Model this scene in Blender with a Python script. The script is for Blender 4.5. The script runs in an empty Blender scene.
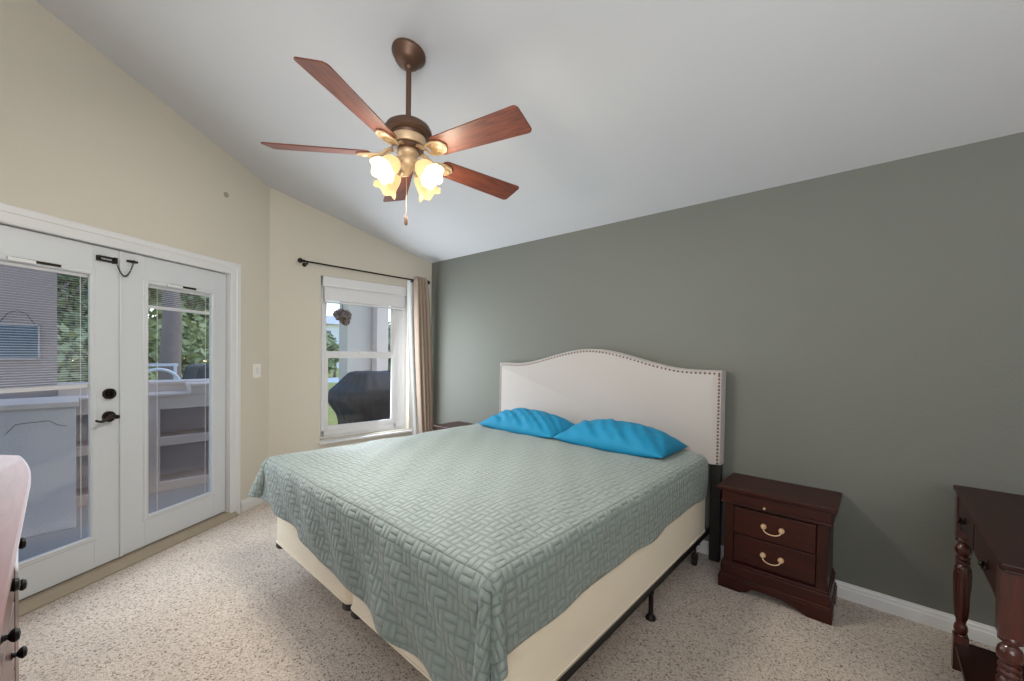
import bpy, bmesh, math, random
from mathutils import Vector, Matrix
random.seed(7)
S = bpy.context.scene
COL = S.collection
PI = math.pi

# ------------------------------------------------------------------ camera
F_ = Vector((-0.66805, 0.74399, -0.01721)); F_.normalize()
R_ = Vector((0.744, 0.668, 0.0151)); R_ = (R_ - F_ * R_.dot(F_)).normalized()
U_ = R_.cross(F_)
cam = bpy.data.cameras.new('camera'); cam.sensor_width = 36; cam.lens = 36 * 407.94 / 1024
cam.shift_y = (360.03 - 340.5) / 1024; cam.clip_start = .02; cam.clip_end = 400
camo = bpy.data.objects.new('camera', cam); COL.objects.link(camo)
m = Matrix((R_, U_, -F_)).transposed().to_4x4(); m.translation = Vector((0, 0, 1.4)); camo.matrix_world = m
S.camera = camo

# ------------------------------------------------------------------ light
W = bpy.data.worlds.new('sky'); S.world = W; W.use_nodes = True
wn = W.node_tree.nodes; wl = W.node_tree.links
sky = wn.new('ShaderNodeTexSky'); sky.sky_type = 'NISHITA'; sky.sun_disc = False
sky.sun_elevation = math.radians(50); sky.sun_rotation = math.radians(70); sky.dust_density = .1; sky.ozone_density = 2.5; sky.air_density = 1.1
wl.new(sky.outputs[0], wn['Background'].inputs[0]); wn['Background'].inputs[1].default_value = .42
sun = bpy.data.lights.new('sun', 'SUN'); sun.energy = 1.1; sun.angle = .15; sun.color = (1, .95, .85)
suno = bpy.data.objects.new('sun', sun); COL.objects.link(suno)
suno.rotation_euler = Vector((-.08, -.72, -.69)).to_track_quat('-Z', 'Y').to_euler()
def area(name, loc, target, sx, sy, power, color):
    l = bpy.data.lights.new(name, 'AREA'); l.shape = 'RECTANGLE'; l.size = sx; l.size_y = sy; l.energy = power; l.color = color
    o = bpy.data.objects.new(name, l); COL.objects.link(o); o.location = loc
    o.rotation_euler = (Vector(target) - Vector(loc)).to_track_quat('-Z', 'Y').to_euler(); return o
area('door_daylight', (-3.44, .31, 1.12), (-1.0, 1.95, .95), 1.35, 1.75, 16.5, (.87, .94, 1))
area('window_daylight', (-4.09, 2.2, 1.25), (-2.2, 2.8, 1.1), .7, 1.25, 33, (.86, .93, 1))
area('bounce_flash', (.7, -.9, 1.9), (.6, -.1, 3.1), 1.6, 1.6, 80, (.965, .985, 1))
area('room_fill', (.9, -1.5, 1.5), (-.4, 1.7, .0), 1.5, 1.2, 21, (.97, .985, 1))
S.view_settings.view_transform = 'Standard'; S.view_settings.look = 'None'; S.view_settings.gamma = 1
S.view_settings.use_curve_mapping = False; S.view_settings.exposure = 0
S.cycles.use_denoising = True; S.cycles.max_bounces = 10; S.cycles.transparent_max_bounces = 24

# ------------------------------------------------------------------ materials
def nt(name):
    mt = bpy.data.materials.new(name); mt.use_nodes = True
    t = mt.node_tree; return mt, t.nodes, t.links, t.nodes['Principled BSDF']
def lin(c):
    return tuple(((v / 255) / 12.92 if v / 255 <= .04045 else ((v / 255 + .055) / 1.055) ** 2.4) for v in c) + (1,)
def plain(name, rgb, rough=.6, metal=0, noise=.06, scale=20, bump=.0, coat=0, sheen=0, bscale=None):
    mt, n, l, b = nt(name)
    tc = n.new('ShaderNodeTexCoord'); nz = n.new('ShaderNodeTexNoise'); nz.inputs['Scale'].default_value = scale; nz.inputs['Detail'].default_value = 4
    l.new(tc.outputs['Object'], nz.inputs['Vector'])
    mx = n.new('ShaderNodeMix'); mx.data_type = 'RGBA'; c = lin(rgb)
    mx.inputs[6].default_value = tuple(v * (1 - noise) for v in c[:3]) + (1,); mx.inputs[7].default_value = tuple(min(1, v * (1 + noise)) for v in c[:3]) + (1,)
    l.new(nz.outputs[0], mx.inputs[0]); l.new(mx.outputs[2], b.inputs['Base Color'])
    b.inputs['Roughness'].default_value = rough; b.inputs['Metallic'].default_value = metal
    if coat: b.inputs['Coat Weight'].default_value = coat; b.inputs['Coat Roughness'].default_value = .15
    if sheen: b.inputs['Sheen Weight'].default_value = sheen
    if bump:
        n2 = n.new('ShaderNodeTexNoise'); n2.inputs['Scale'].default_value = bscale or scale * 4; n2.inputs['Detail'].default_value = 5
        l.new(tc.outputs['Object'], n2.inputs['Vector'])
        bp = n.new('ShaderNodeBump'); bp.inputs['Strength'].default_value = bump; bp.inputs['Distance'].default_value = .01
        l.new(n2.outputs[0], bp.inputs['Height']); l.new(bp.outputs[0], b.inputs['Normal'])
    return mt
def wood(name, dark, light, axis='X', rough=.3, coat=.4, scale=1.0, spec=.5):
    mt, n, l, b = nt(name)
    tc = n.new('ShaderNodeTexCoord'); mp = n.new('ShaderNodeMapping')
    s = {'X': (1.2, 14, 14), 'Y': (14, 1.2, 14), 'Z': (14, 14, 1.2)}[axis]
    mp.inputs['Scale'].default_value = tuple(v * scale for v in s); l.new(tc.outputs['Object'], mp.inputs['Vector'])
    nz = n.new('ShaderNodeTexNoise'); nz.inputs['Scale'].default_value = 3; nz.inputs['Detail'].default_value = 6; nz.inputs['Distortion'].default_value = 1.2
    l.new(mp.outputs[0], nz.inputs['Vector'])
    r = n.new('ShaderNodeValToRGB'); r.color_ramp.elements[0].position = .3; r.color_ramp.elements[1].position = .72
    r.color_ramp.elements[0].color = lin(dark); r.color_ramp.elements[1].color = lin(light)
    l.new(nz.outputs[0], r.inputs[0]); l.new(r.outputs[0], b.inputs['Base Color'])
    b.inputs['Roughness'].default_value = rough; b.inputs['Coat Weight'].default_value = coat; b.inputs['Coat Roughness'].default_value = .12
    b.inputs['Specular IOR Level'].default_value = spec
    return mt
def fabric(name, rgb, weave=900, bump=.25, var=.12, rough=.9, c2=None):
    mt, n, l, b = nt(name)
    tc = n.new('ShaderNodeTexCoord'); nz = n.new('ShaderNodeTexNoise'); nz.inputs['Scale'].default_value = weave; nz.inputs['Detail'].default_value = 2
    l.new(tc.outputs['Object'], nz.inputs['Vector'])
    mx = n.new('ShaderNodeMix'); mx.data_type = 'RGBA'; c = lin(rgb)
    mx.inputs[6].default_value = lin(c2) if c2 else tuple(v * (1 - var) for v in c[:3]) + (1,); mx.inputs[7].default_value = tuple(min(1, v * (1 + var)) for v in c[:3]) + (1,)
    l.new(nz.outputs[0], mx.inputs[0]); l.new(mx.outputs[2], b.inputs['Base Color']); b.inputs['Roughness'].default_value = rough
    b.inputs['Sheen Weight'].default_value = .15
    bp = n.new('ShaderNodeBump'); bp.inputs['Strength'].default_value = bump; bp.inputs['Distance'].default_value = .003
    l.new(nz.outputs[0], bp.inputs['Height']); l.new(bp.outputs[0], b.inputs['Normal']); return mt

def wallmat(name, rgb, bump=.12):
    return plain(name, rgb, .75, 0, .025, 3, bump, bscale=70)
M = {}
M['tan'] = wallmat('tan_paint', (204, 198, 185))
M['green'] = wallmat('green_paint', (106, 108, 101))
M['ceil'] = wallmat('ceiling_paint', (203, 204, 207), .06)
M['white'] = plain('white_trim', (216, 217, 218), .38, 0, .01, 4)
M['doorwhite'] = plain('door_white', (206, 210, 214), .4, 0, .01, 4)
M['vinyl'] = plain('white_vinyl', (222, 222, 224), .3, 0, .01, 4)
M['thresh'] = plain('tan_threshold', (158, 146, 128), .5, 0, .08, 12)
M['bronze'] = plain('dark_bronze', (46, 36, 31), .38, .7, .1, 30)
M['fanbronze'] = plain('fan_bronze', (104, 78, 64), .45, .5, .08, 25)
M['brass'] = plain('antique_brass_lamplit', (222, 192, 154), .48, .45, .1, 40)  # brass, paled to carry the lamp wash on the fan hub
M['black'] = plain('black_metal', (26, 25, 25), .45, .4, .1, 30)
M['blackplastic'] = plain('black_plastic', (30, 28, 26), .5, 0, .1, 30)
M['cherry'] = wood('cherry_wood', (36, 9, 4), (64, 19, 9), 'X', .42, .12, 1, .35)
M['cherryz'] = wood('cherry_wood_upright', (34, 9, 4), (58, 18, 9), 'Z', .42, .12, 1, .35)
M['cherrydark'] = wood('console_wood', (32, 11, 7), (52, 19, 11), 'Y', .42, .08, 1, .25)
M['cherrydarkz'] = wood('console_wood_upright', (48, 17, 11), (80, 28, 17), 'Z', .28, .4)
M['dressertop'] = wood('dresser_wood_glare', (112, 58, 50), (132, 76, 66), 'X', .42, .2)  # paler and pinker than the front: window glare held in the colour
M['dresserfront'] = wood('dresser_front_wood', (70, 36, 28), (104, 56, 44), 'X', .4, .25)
M['blade'] = wood('blade_wood', (72, 34, 22), (134, 68, 44), 'X', .5, .0, 1.6)
M['linen'] = fabric('linen', (172, 166, 162), 420, .2, .06)
M['spring'] = fabric('box_spring_fabric', (250, 236, 214), 260, .5, .1)
M['teal'] = fabric('teal_cotton', (0, 128, 170), 600, .1, .05, .75); M['teal'].node_tree.nodes['Principled BSDF'].inputs['Sheen Weight'].default_value = 0
M['curtain'] = fabric('curtain_fabric', (150, 132, 117), 500, .2, .1)
M['lining'] = fabric('curtain_lining', (222, 226, 228), 500, .1, .03)
M['darkleg'] = plain('dark_leg_wood', (30, 26, 25), .5, 0, .1, 20)
M['nail'] = plain('nailhead', (110, 88, 72), .35, .8, .1, 60)
M['concrete'] = plain('patio_concrete', (164, 158, 154), .8, 0, .1, 6, .2)
M['stucco'] = plain('beige_stucco', (224, 206, 194), .85, 0, .06, 8, .4, bscale=60)
M['greystucco'] = plain('grey_stucco', (214, 207, 208), .85, 0, .05, 5, .3, bscale=60)
M['palestucco'] = plain('pale_grey_stucco', (228, 222, 224), .85, 0, .05, 5, .3, bscale=60)
M['housewall'] = plain('patio_wall', (184, 168, 164), .85, 0, .05, 8, .3, bscale=60)
M['colwall'] = plain('column_stucco', (206, 196, 184), .85, 0, .05, 8, .3, bscale=60)
M['grillcover'] = plain('grill_cover', (74, 68, 66), .65, 0, .12, 6, .6, bscale=7)
M['bark'] = plain('bark', (128, 112, 106), .9, 0, .25, 8, .5)
M['leaf'] = plain('leaf', (120, 130, 88), .7, 0, .45, 3)
M['leaf2'] = plain('leaf_light', (158, 164, 118), .7, 0, .45, 3)
M['grass'] = plain('grass', (172, 166, 84), .9, 0, .3, 3, .4, bscale=40)
M['bldg'] = plain('white_building', (214, 214, 214), .8, 0, .03, 2)
M['bwin'] = plain('building_window', (90, 100, 112), .3, 0, .05, 2)
M['chairgrey'] = plain('chair_grey', (84, 84, 90), .5, .2, .08, 30)
M['whiteplastic'] = plain('white_plastic', (226, 226, 228), .4, 0, .02, 10)
M['switch'] = plain('switch_plastic', (232, 230, 224), .35, 0, .01, 10)
M['basket'] = plain('dried_basket', (164, 140, 126), .9, 0, .3, 40, .6)

def carpetmat():
    mt, n, l, b = nt('berber_carpet')
    tc = n.new('ShaderNodeTexCoord'); mp = n.new('ShaderNodeMapping'); mp.inputs['Rotation'].default_value = (0, 0, .03)
    l.new(tc.outputs['Object'], mp.inputs['Vector'])
    v = n.new('ShaderNodeTexVoronoi'); v.inputs['Scale'].default_value = 150; v.inputs['Randomness'].default_value = .6
    l.new(mp.outputs[0], v.inputs['Vector'])
    r = n.new('ShaderNodeValToRGB'); e = r.color_ramp.elements
    sp = n.new('ShaderNodeSeparateColor'); l.new(v.outputs['Color'], sp.inputs[0])
    e[0].position = 0; e[0].color = lin((112, 98, 86)); e[1].position = .06; e[1].color = lin((140, 124, 110))
    for p, c in ((.14, (184, 169, 155)), (.5, (202, 188, 174)), (1, (218, 206, 194))):
        k = e.new(p); k.color = lin(c)
    l.new(sp.outputs[0], r.inputs[0])
    nz = n.new('ShaderNodeTexNoise'); nz.inputs['Scale'].default_value = 1.6; l.new(mp.outputs[0], nz.inputs['Vector'])
    mx = n.new('ShaderNodeMix'); mx.data_type = 'RGBA'; mx.blend_type = 'MULTIPLY'; mx.inputs[0].default_value = 1
    r2 = n.new('ShaderNodeValToRGB'); r2.color_ramp.elements[0].color = (.86, .86, .87, 1); r2.color_ramp.elements[1].color = (1, 1, 1, 1)
    r2.color_ramp.elements[0].position = .35; r2.color_ramp.elements[1].position = .65
    l.new(nz.outputs[0], r2.inputs[0]); l.new(r.outputs[0], mx.inputs[6]); l.new(r2.outputs[0], mx.inputs[7])
    l.new(mx.outputs[2], b.inputs['Base Color']); b.inputs['Roughness'].default_value = .95; b.inputs['Sheen Weight'].default_value = .2
    bp = n.new('ShaderNodeBump'); bp.invert = True; bp.inputs['Strength'].default_value = .7; bp.inputs['Distance'].default_value = .005
    l.new(v.outputs['Distance'], bp.inputs['Height']); l.new(bp.outputs[0], b.inputs['Normal']); return mt
M['carpet'] = carpetmat()

def quiltmat():
    mt, n, l, b = nt('quilted_sage')
    uv = n.new('ShaderNodeUVMap')
    mp = n.new('ShaderNodeMapping'); mp.inputs['Scale'].default_value = (1 / .054, 1 / .054, 1); mp.inputs['Rotation'].default_value = (0, 0, 0)
    l.new(uv.outputs[0], mp.inputs[0]); sx = n.new('ShaderNodeSeparateXYZ'); l.new(mp.outputs[0], sx.inputs[0])
    def mth(op, a, b_=None, c=None):
        k = n.new('ShaderNodeMath'); k.operation = op
        for i, q in enumerate((a, b_, c)):
            if q is None: continue
            if isinstance(q, (int, float)): k.inputs[i].default_value = q
            else: l.new(q, k.inputs[i])
        return k.outputs[0]
    u, v = sx.outputs[0], sx.outputs[1]
    par = mth('FLOORED_MODULO', mth('ADD', mth('FLOOR', u), mth('FLOOR', v)), 2)
    fu = mth('FRACT', u); fv = mth('FRACT', v)
    def prof(a, k):     # rounded bar profile, k bars
        s = mth('ABSOLUTE', mth('SINE', mth('MULTIPLY', a, PI * k)))
        return mth('POWER', s, .45)
    h1 = mth('MULTIPLY', prof(fu, 2), prof(fv, 1)); h2 = mth('MULTIPLY', prof(fv, 2), prof(fu, 1))
    hh = n.new('ShaderNodeMix'); l.new(par, hh.inputs[0]); l.new(h1, hh.inputs[2]); l.new(h2, hh.inputs[3])
    cm = n.new('ShaderNodeMix'); cm.data_type = 'RGBA'; l.new(hh.outputs[0], cm.inputs[0])
    cm.inputs[6].default_value = lin((120, 136, 131)); cm.inputs[7].default_value = lin((143, 155, 150))
    l.new(cm.outputs[2], b.inputs['Base Color']); b.inputs['Roughness'].default_value = .62; b.inputs['Sheen Weight'].default_value = .25
    nz = n.new('ShaderNodeTexNoise'); nz.inputs['Scale'].default_value = 500; l.new(uv.outputs[0], nz.inputs[0])
    ht = mth('ADD', hh.outputs[0], mth('MULTIPLY', nz.outputs[0], .15))
    bp = n.new('ShaderNodeBump'); bp.inputs['Strength'].default_value = .9; bp.inputs['Distance'].default_value = .008
    l.new(ht, bp.inputs['Height']); l.new(bp.outputs[0], b.inputs['Normal']); return mt
M['quilt'] = quiltmat()

def glassmat(name='pane_glass', tint=(.96, .96, .965), refl=.8):
    mt, n, l, b = nt(name); n.remove(b)
    t = n.new('ShaderNodeBsdfTransparent'); t.inputs[0].default_value = tint + (1,)
    g = n.new('ShaderNodeBsdfGlossy'); g.inputs['Roughness'].default_value = .02; g.inputs[0].default_value = (refl, refl, refl, 1)
    f = n.new('ShaderNodeFresnel'); f.inputs[0].default_value = 1.45
    ge = n.new('ShaderNodeNewGeometry'); sb = n.new('ShaderNodeMath'); sb.operation = 'SUBTRACT'; sb.inputs[0].default_value = 1; l.new(ge.outputs['Backfacing'], sb.inputs[1])
    mu = n.new('ShaderNodeMath'); mu.operation = 'MULTIPLY'; l.new(f.outputs[0], mu.inputs[0]); l.new(sb.outputs[0], mu.inputs[1])
    mx = n.new('ShaderNodeMixShader'); l.new(mu.outputs[0], mx.inputs[0]); l.new(t.outputs[0], mx.inputs[1]); l.new(g.outputs[0], mx.inputs[2])
    l.new(mx.outputs[0], n['Material Output'].inputs[0]); return mt
M['glass'] = glassmat()
def shademat():
    mt, n, l, b = nt('frosted_lamp_glass')
    b.inputs['Base Color'].default_value = lin((190, 166, 122)); b.inputs['Roughness'].default_value = .3
    b.inputs['Emission Color'].default_value = lin((255, 224, 158)); b.inputs['Emission Strength'].default_value = .78; return mt
def bulbmat():
    mt, n, l, b = nt('lit_bulb'); b.inputs['Emission Color'].default_value = lin((255, 236, 196)); b.inputs['Emission Strength'].default_value = 6; return mt
M['shade'] = shademat(); M['bulb'] = bulbmat()

# ------------------------------------------------------------------ mesh helpers
class MB:
    def __init__(s): s.v = []; s.f = []
    def add(s, v, f):
        k = len(s.v); s.v += [tuple(p) for p in v]; s.f += [tuple(i + k for i in q) for q in f]; return s
    def box(s, a, b):
        x0, y0, z0 = a; x1, y1, z1 = b
        return s.add([(x0, y0, z0), (x1, y0, z0), (x1, y1, z0), (x0, y1, z0), (x0, y0, z1), (x1, y0, z1), (x1, y1, z1), (x0, y1, z1)],
                     [(0, 3, 2, 1), (4, 5, 6, 7), (0, 1, 5, 4), (1, 2, 6, 5), (2, 3, 7, 6), (3, 0, 4, 7)])
    def fbox(s, fr, a, b):          # box in a frame fr(u, n, z) -> xyz
        x0, y0, z0 = a; x1, y1, z1 = b
        P = [(x0, y0, z0), (x1, y0, z0), (x1, y1, z0), (x0, y1, z0), (x0, y0, z1), (x1, y0, z1), (x1, y1, z1), (x0, y1, z1)]
        return s.add([fr(*p) for p in P], [(0, 3, 2, 1), (4, 5, 6, 7), (0, 1, 5, 4), (1, 2, 6, 5), (2, 3, 7, 6), (3, 0, 4, 7)])
    def prism(s, poly, vec):        # poly: 3D points, extruded by vec
        n = len(poly); q = [tuple(Vector(p) + Vector(vec)) for p in poly]
        return s.add(list(poly) + q, [tuple(range(n))[::-1], tuple(range(n, 2 * n))] + [(i, (i + 1) % n, n + (i + 1) % n, n + i) for i in range(n)])
    def lathe(s, prof, c=(0, 0, 0), seg=24, mat=None, cap=True):
        v = []; f = []
        for r, z in prof:
            for k in range(seg):
                a = 2 * PI * k / seg; p = Vector((r * math.cos(a), r * math.sin(a), z))
                if mat: p = mat @ p
                v.append(tuple(p + Vector(c)))
        for i in range(len(prof) - 1):
            for k in range(seg):
                f.append((i * seg + k, i * seg + (k + 1) % seg, (i + 1) * seg + (k + 1) % seg, (i + 1) * seg + k))
        if cap: f.append(tuple(range(seg))[::-1]); f.append(tuple(range((len(prof) - 1) * seg, len(prof) * seg)))
        return s.add(v, f)
    def cyl(s, p, q, r, seg=16, r2=None):
        p = Vector(p); q = Vector(q); d = q - p; rot = d.to_track_quat('Z', 'Y').to_matrix()
        return s.lathe([(r, 0), (r if r2 is None else r2, d.length)], tuple(p), seg, rot)
    def tube(s, pts, r, seg=10, closed=False):
        P = [Vector(p) for p in pts]; n = len(P); v = []; f = []
        up = Vector((0, 0, 1))
        for i, p in enumerate(P):
            a = P[(i - 1) % n] if (i or closed) else P[0]; b = P[(i + 1) % n] if (i < n - 1 or closed) else P[-1]
            t = (b - a).normalized(); x = t.cross(up)
            if x.length < .05: x = t.cross(Vector((1, 0, .01)))
            x.normalize(); y = x.cross(t)
            rr = r[i] if isinstance(r, (list, tuple)) else r
            for k in range(seg): v.append(tuple(p + (x * math.cos(2 * PI * k / seg) + y * math.sin(2 * PI * k / seg)) * rr))
        m_ = n if closed else n - 1
        for i in range(m_):
            j = (i + 1) % n
            for k in range(seg): f.append((i * seg + k, i * seg + (k + 1) % seg, j * seg + (k + 1) % seg, j * seg + k))
        if not closed: f.append(tuple(range(seg))[::-1]); f.append(tuple(range((n - 1) * seg, n * seg)))
        return s.add(v, f)
    def sphere(s, c, r, seg=16, rings=10, sc=(1, 1, 1)):
        prof = [(max(1e-4, r * math.sin(PI * i / rings)), -r * math.cos(PI * i / rings)) for i in range(rings + 1)]
        return s.lathe(prof, c, seg, Matrix.Diagonal(Vector(sc)))
    def grid(s, fn, nu, nv):
        v = [fn(i / nu, j / nv) for j in range(nv + 1) for i in range(nu + 1)]
        f = [(j * (nu + 1) + i, j * (nu + 1) + i + 1, (j + 1) * (nu + 1) + i + 1, (j + 1) * (nu + 1) + i) for j in range(nv) for i in range(nu)]
        return s.add(v, f)
def worldloc(o):
    p = Vector(o.location)
    while o.parent: o = o.parent; p += Vector(o.location)
    return p
def obj(name, mb, mat, parent=None, loc=None, bevel=0, smooth=False, label=None, solid=0, sub=0, recalc=True):
    me = bpy.data.meshes.new(name)
    org = worldloc(parent) if parent else Vector(loc or (0, 0, 0))
    me.from_pydata([tuple(Vector(p) - org) for p in mb.v], [], mb.f); me.validate()
    if recalc:
        bm = bmesh.new(); bm.from_mesh(me); bmesh.ops.recalc_face_normals(bm, faces=bm.faces); bm.to_mesh(me); bm.free()
    o = bpy.data.objects.new(name, me); COL.objects.link(o); me.materials.append(M[mat] if isinstance(mat, str) else mat)
    if parent: o.parent = parent
    else: o.location = org
    if smooth:
        for p in me.polygons: p.use_smooth = True
        if smooth == 'auto':
            bm = bmesh.new(); bm.from_mesh(me)
            for e in bm.edges:
                if len(e.link_faces) == 2 and e.calc_face_angle(0) > .7: e.smooth = False
            bm.to_mesh(me); bm.free()
    if bevel:
        b = o.modifiers.new('bevel', 'BEVEL'); b.width = bevel; b.segments = 2; b.limit_method = 'ANGLE'; b.angle_limit = .6
    if solid:
        b = o.modifiers.new('solid', 'SOLIDIFY'); b.thickness = solid; b.offset = 0
    if sub:
        b = o.modifiers.new('sub', 'SUBSURF'); b.levels = sub; b.render_levels = sub
    if label: o['label'] = label
    return o
def thing(name, loc, label, cat, group=None, kind=None):
    o = bpy.data.objects.new(name, None); COL.objects.link(o); o.location = loc; o.empty_display_size = .1
    return tag(o, label, cat, group, kind)
def tag(o, label, cat, group=None, kind=None):
    o['label'] = label; o['category'] = cat
    if group: o['group'] = group
    if kind: o['kind'] = kind
    return o
def struct(o, label, cat): return tag(o, label, cat, None, 'structure')

# ------------------------------------------------------------------ room shell
D = 3.065; HC = 2.486; SL = .236
def cz(y): return HC + SL * (D - y)
C1 = Vector((-4.097, D, 0)); C2 = Vector((-4.219, 1.314, 0)); LD = Vector((.525, -.851, 0)).normalized()
U_END = (1.314 + 2.2) / -LD.y; C4 = C2 + LD * U_END
WD = (C1 - C2).normalized(); WLEN = (C1 - C2).length
LN = Vector((LD.y, -LD.x, 0)); LN = LN if LN.x < 0 else -LN       # outward from the door wall
WN = Vector((-WD.y, WD.x, 0)); WN = WN if WN.x < 0 else -WN
XE = 2.2; YS = -2.2
def frL(u, n, z): p = C2 + LD * u + LN * n; return (p.x, p.y, z)    # n > 0 is outdoors
def frW(u, n, z): p = C2 + WD * u + WN * n; return (p.x, p.y, z)
def wall(name, fr, u0, u1, t, hole, mat, label):
    mb = MB()
    def piece(a, b, z0, z1=None):
        P = [fr(a, 0, z0), fr(b, 0, z0)]
        za = cz(fr(a, 0, 0)[1]) + .04 if z1 is None else z1; zb = cz(fr(b, 0, 0)[1]) + .04 if z1 is None else z1
        P += [fr(b, 0, zb), fr(a, 0, za)]
        q = Vector(fr(a, t, z0)) - Vector(fr(a, 0, z0)); mb.prism(P, q)
    if hole:
        a, b, z0, z1 = hole
        piece(u0, a, 0); piece(b, u1, 0); piece(a, b, z1)
        if z0 > 0: piece(a, b, 0, z0)
    else: piece(u0, u1, 0)
    return struct(obj(name, mb, mat), label, 'wall')
DH = (.422, 2.004, 0, 2.024); WH = (.455, 1.462, .482, 2.152)
wall('wall_southwest', frL, 0, U_END, .13, DH, 'tan', 'tan painted wall around the white french doors')
wall('wall_west', frW, 0, WLEN + .1, .13, WH, 'tan', 'tan painted wall with the single window and curtain')
wall('wall_north', lambda u, n, z: (-4.3 + u, D + n, z), 0, XE + 4.3, .12, None, 'green', 'dark sage green accent wall behind the headboard')
wall('wall_east', lambda u, n, z: (XE + n, YS + u, z), 0, D - YS, .12, None, 'tan', 'tan wall on the right, outside the picture')
wall('wall_south', lambda u, n, z: (C4.x - .2 + u, YS - n, z), 0, XE - C4.x + .2, .12, None, 'tan', 'tan wall behind the camera')
out = [(C1.x, D + .1), (XE + .1, D + .1), (XE + .1, YS - .1), (C4.x, YS - .1), (C2.x, C2.y)]
fl = MB().prism([(x, y, -.06) for x, y in out], (0, 0, .06))
struct(obj('floor', fl, 'carpet'), 'beige speckled loop carpet over the whole floor', 'floor')
ce = MB(); P = [(-4.45, D + .12), (XE + .12, D + .12), (XE + .12, YS - .12), (-4.45, YS - .12)]
ce.prism([(x, y, cz(y)) for x, y in P], (0, 0, .12))
struct(obj('ceiling', ce, 'ceil'), 'light grey vaulted ceiling rising away from the green wall', 'ceiling')
# baseboards: profiled strips
def baseboard(name, fr, u0, u1, label, h=.092):
    prof = [(0, 0), (-.015, 0), (-.015, h * .62), (-.012, h * .68), (-.011, h * .82), (-.006, h * .9), (-.004, h), (0, h)]
    mb = MB().prism([fr(u0, n, z) for n, z in prof], Vector(fr(u1, 0, 0)) - Vector(fr(u0, 0, 0)))
    return struct(obj(name, mb, 'white'), label, 'baseboard')
baseboard('baseboard_north', lambda u, n, z: (u, D + n, z), -4.097, XE, 'white baseboard along the green wall')
baseboard('baseboard_west', frW, 0, WLEN, 'white baseboard under the window')
baseboard('baseboard_southwest', frL, 0, .317, 'short white baseboard between the french doors and the wall corner')
# door casing, jamb, threshold
def casing(name, fr, a, b, z1, w, label):
    mb = MB()
    prof = [(0, 0), (0, -.012), (.012, -.016), (w * .55, -.018), (w * .6, -.023), (w - .006, -.024), (w, -.018), (w, 0)]
    n = len(prof); rings = []
    for cu, du, czz, dz in ((a, -1, 0, 0), (a, -1, z1, 1), (b, 1, z1, 1), (b, 1, 0, 0)):
        rings.append([fr(cu + du * o, d, czz + dz * o) for o, d in prof])
    v = [p for r in rings for p in r]; f = []
    for k in range(3):
        for i in range(n): f.append((k * n + i, k * n + (i + 1) % n, (k + 1) * n + (i + 1) % n, (k + 1) * n + i))
    f += [tuple(range(n)), tuple(range(3 * n, 4 * n))]
    mb.add(v, f); return struct(obj(name, mb, 'white'), label, 'trim')
casing('trim_1', frL, .430, 1.996, 2.017, .095, 'white moulded casing round the french doors')
jm = MB().fbox(frL, (.422, 0, 0), (.430, .13, 2.024)).fbox(frL, (1.996, 0, 0), (2.004, .13, 2.024)).fbox(frL, (.422, 0, 2.0165), (2.004, .13, 2.024))
jm.fbox(frL, (.430, .076, .04), (.446, .13, 2.0165)).fbox(frL, (1.98, .076, .04), (1.996, .13, 2.0165)).fbox(frL, (.430, .076, 1.998), (1.996, .13, 2.0165))
struct(obj('trim_2', jm, 'white'), 'white door jamb lining inside the casing', 'trim')
th = MB().prism([frL(.385, n, z) for n, z in ((-.055, 0), (-.055, .008), (-.035, .022), (.0, .038), (.1, .045), (.1, 0))], Vector(frL(2.05, 0, 0)) - Vector(frL(.385, 0, 0)))
struct(obj('trim_3', th, 'thresh'), 'tan threshold strip under the french doors', 'threshold')

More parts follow.
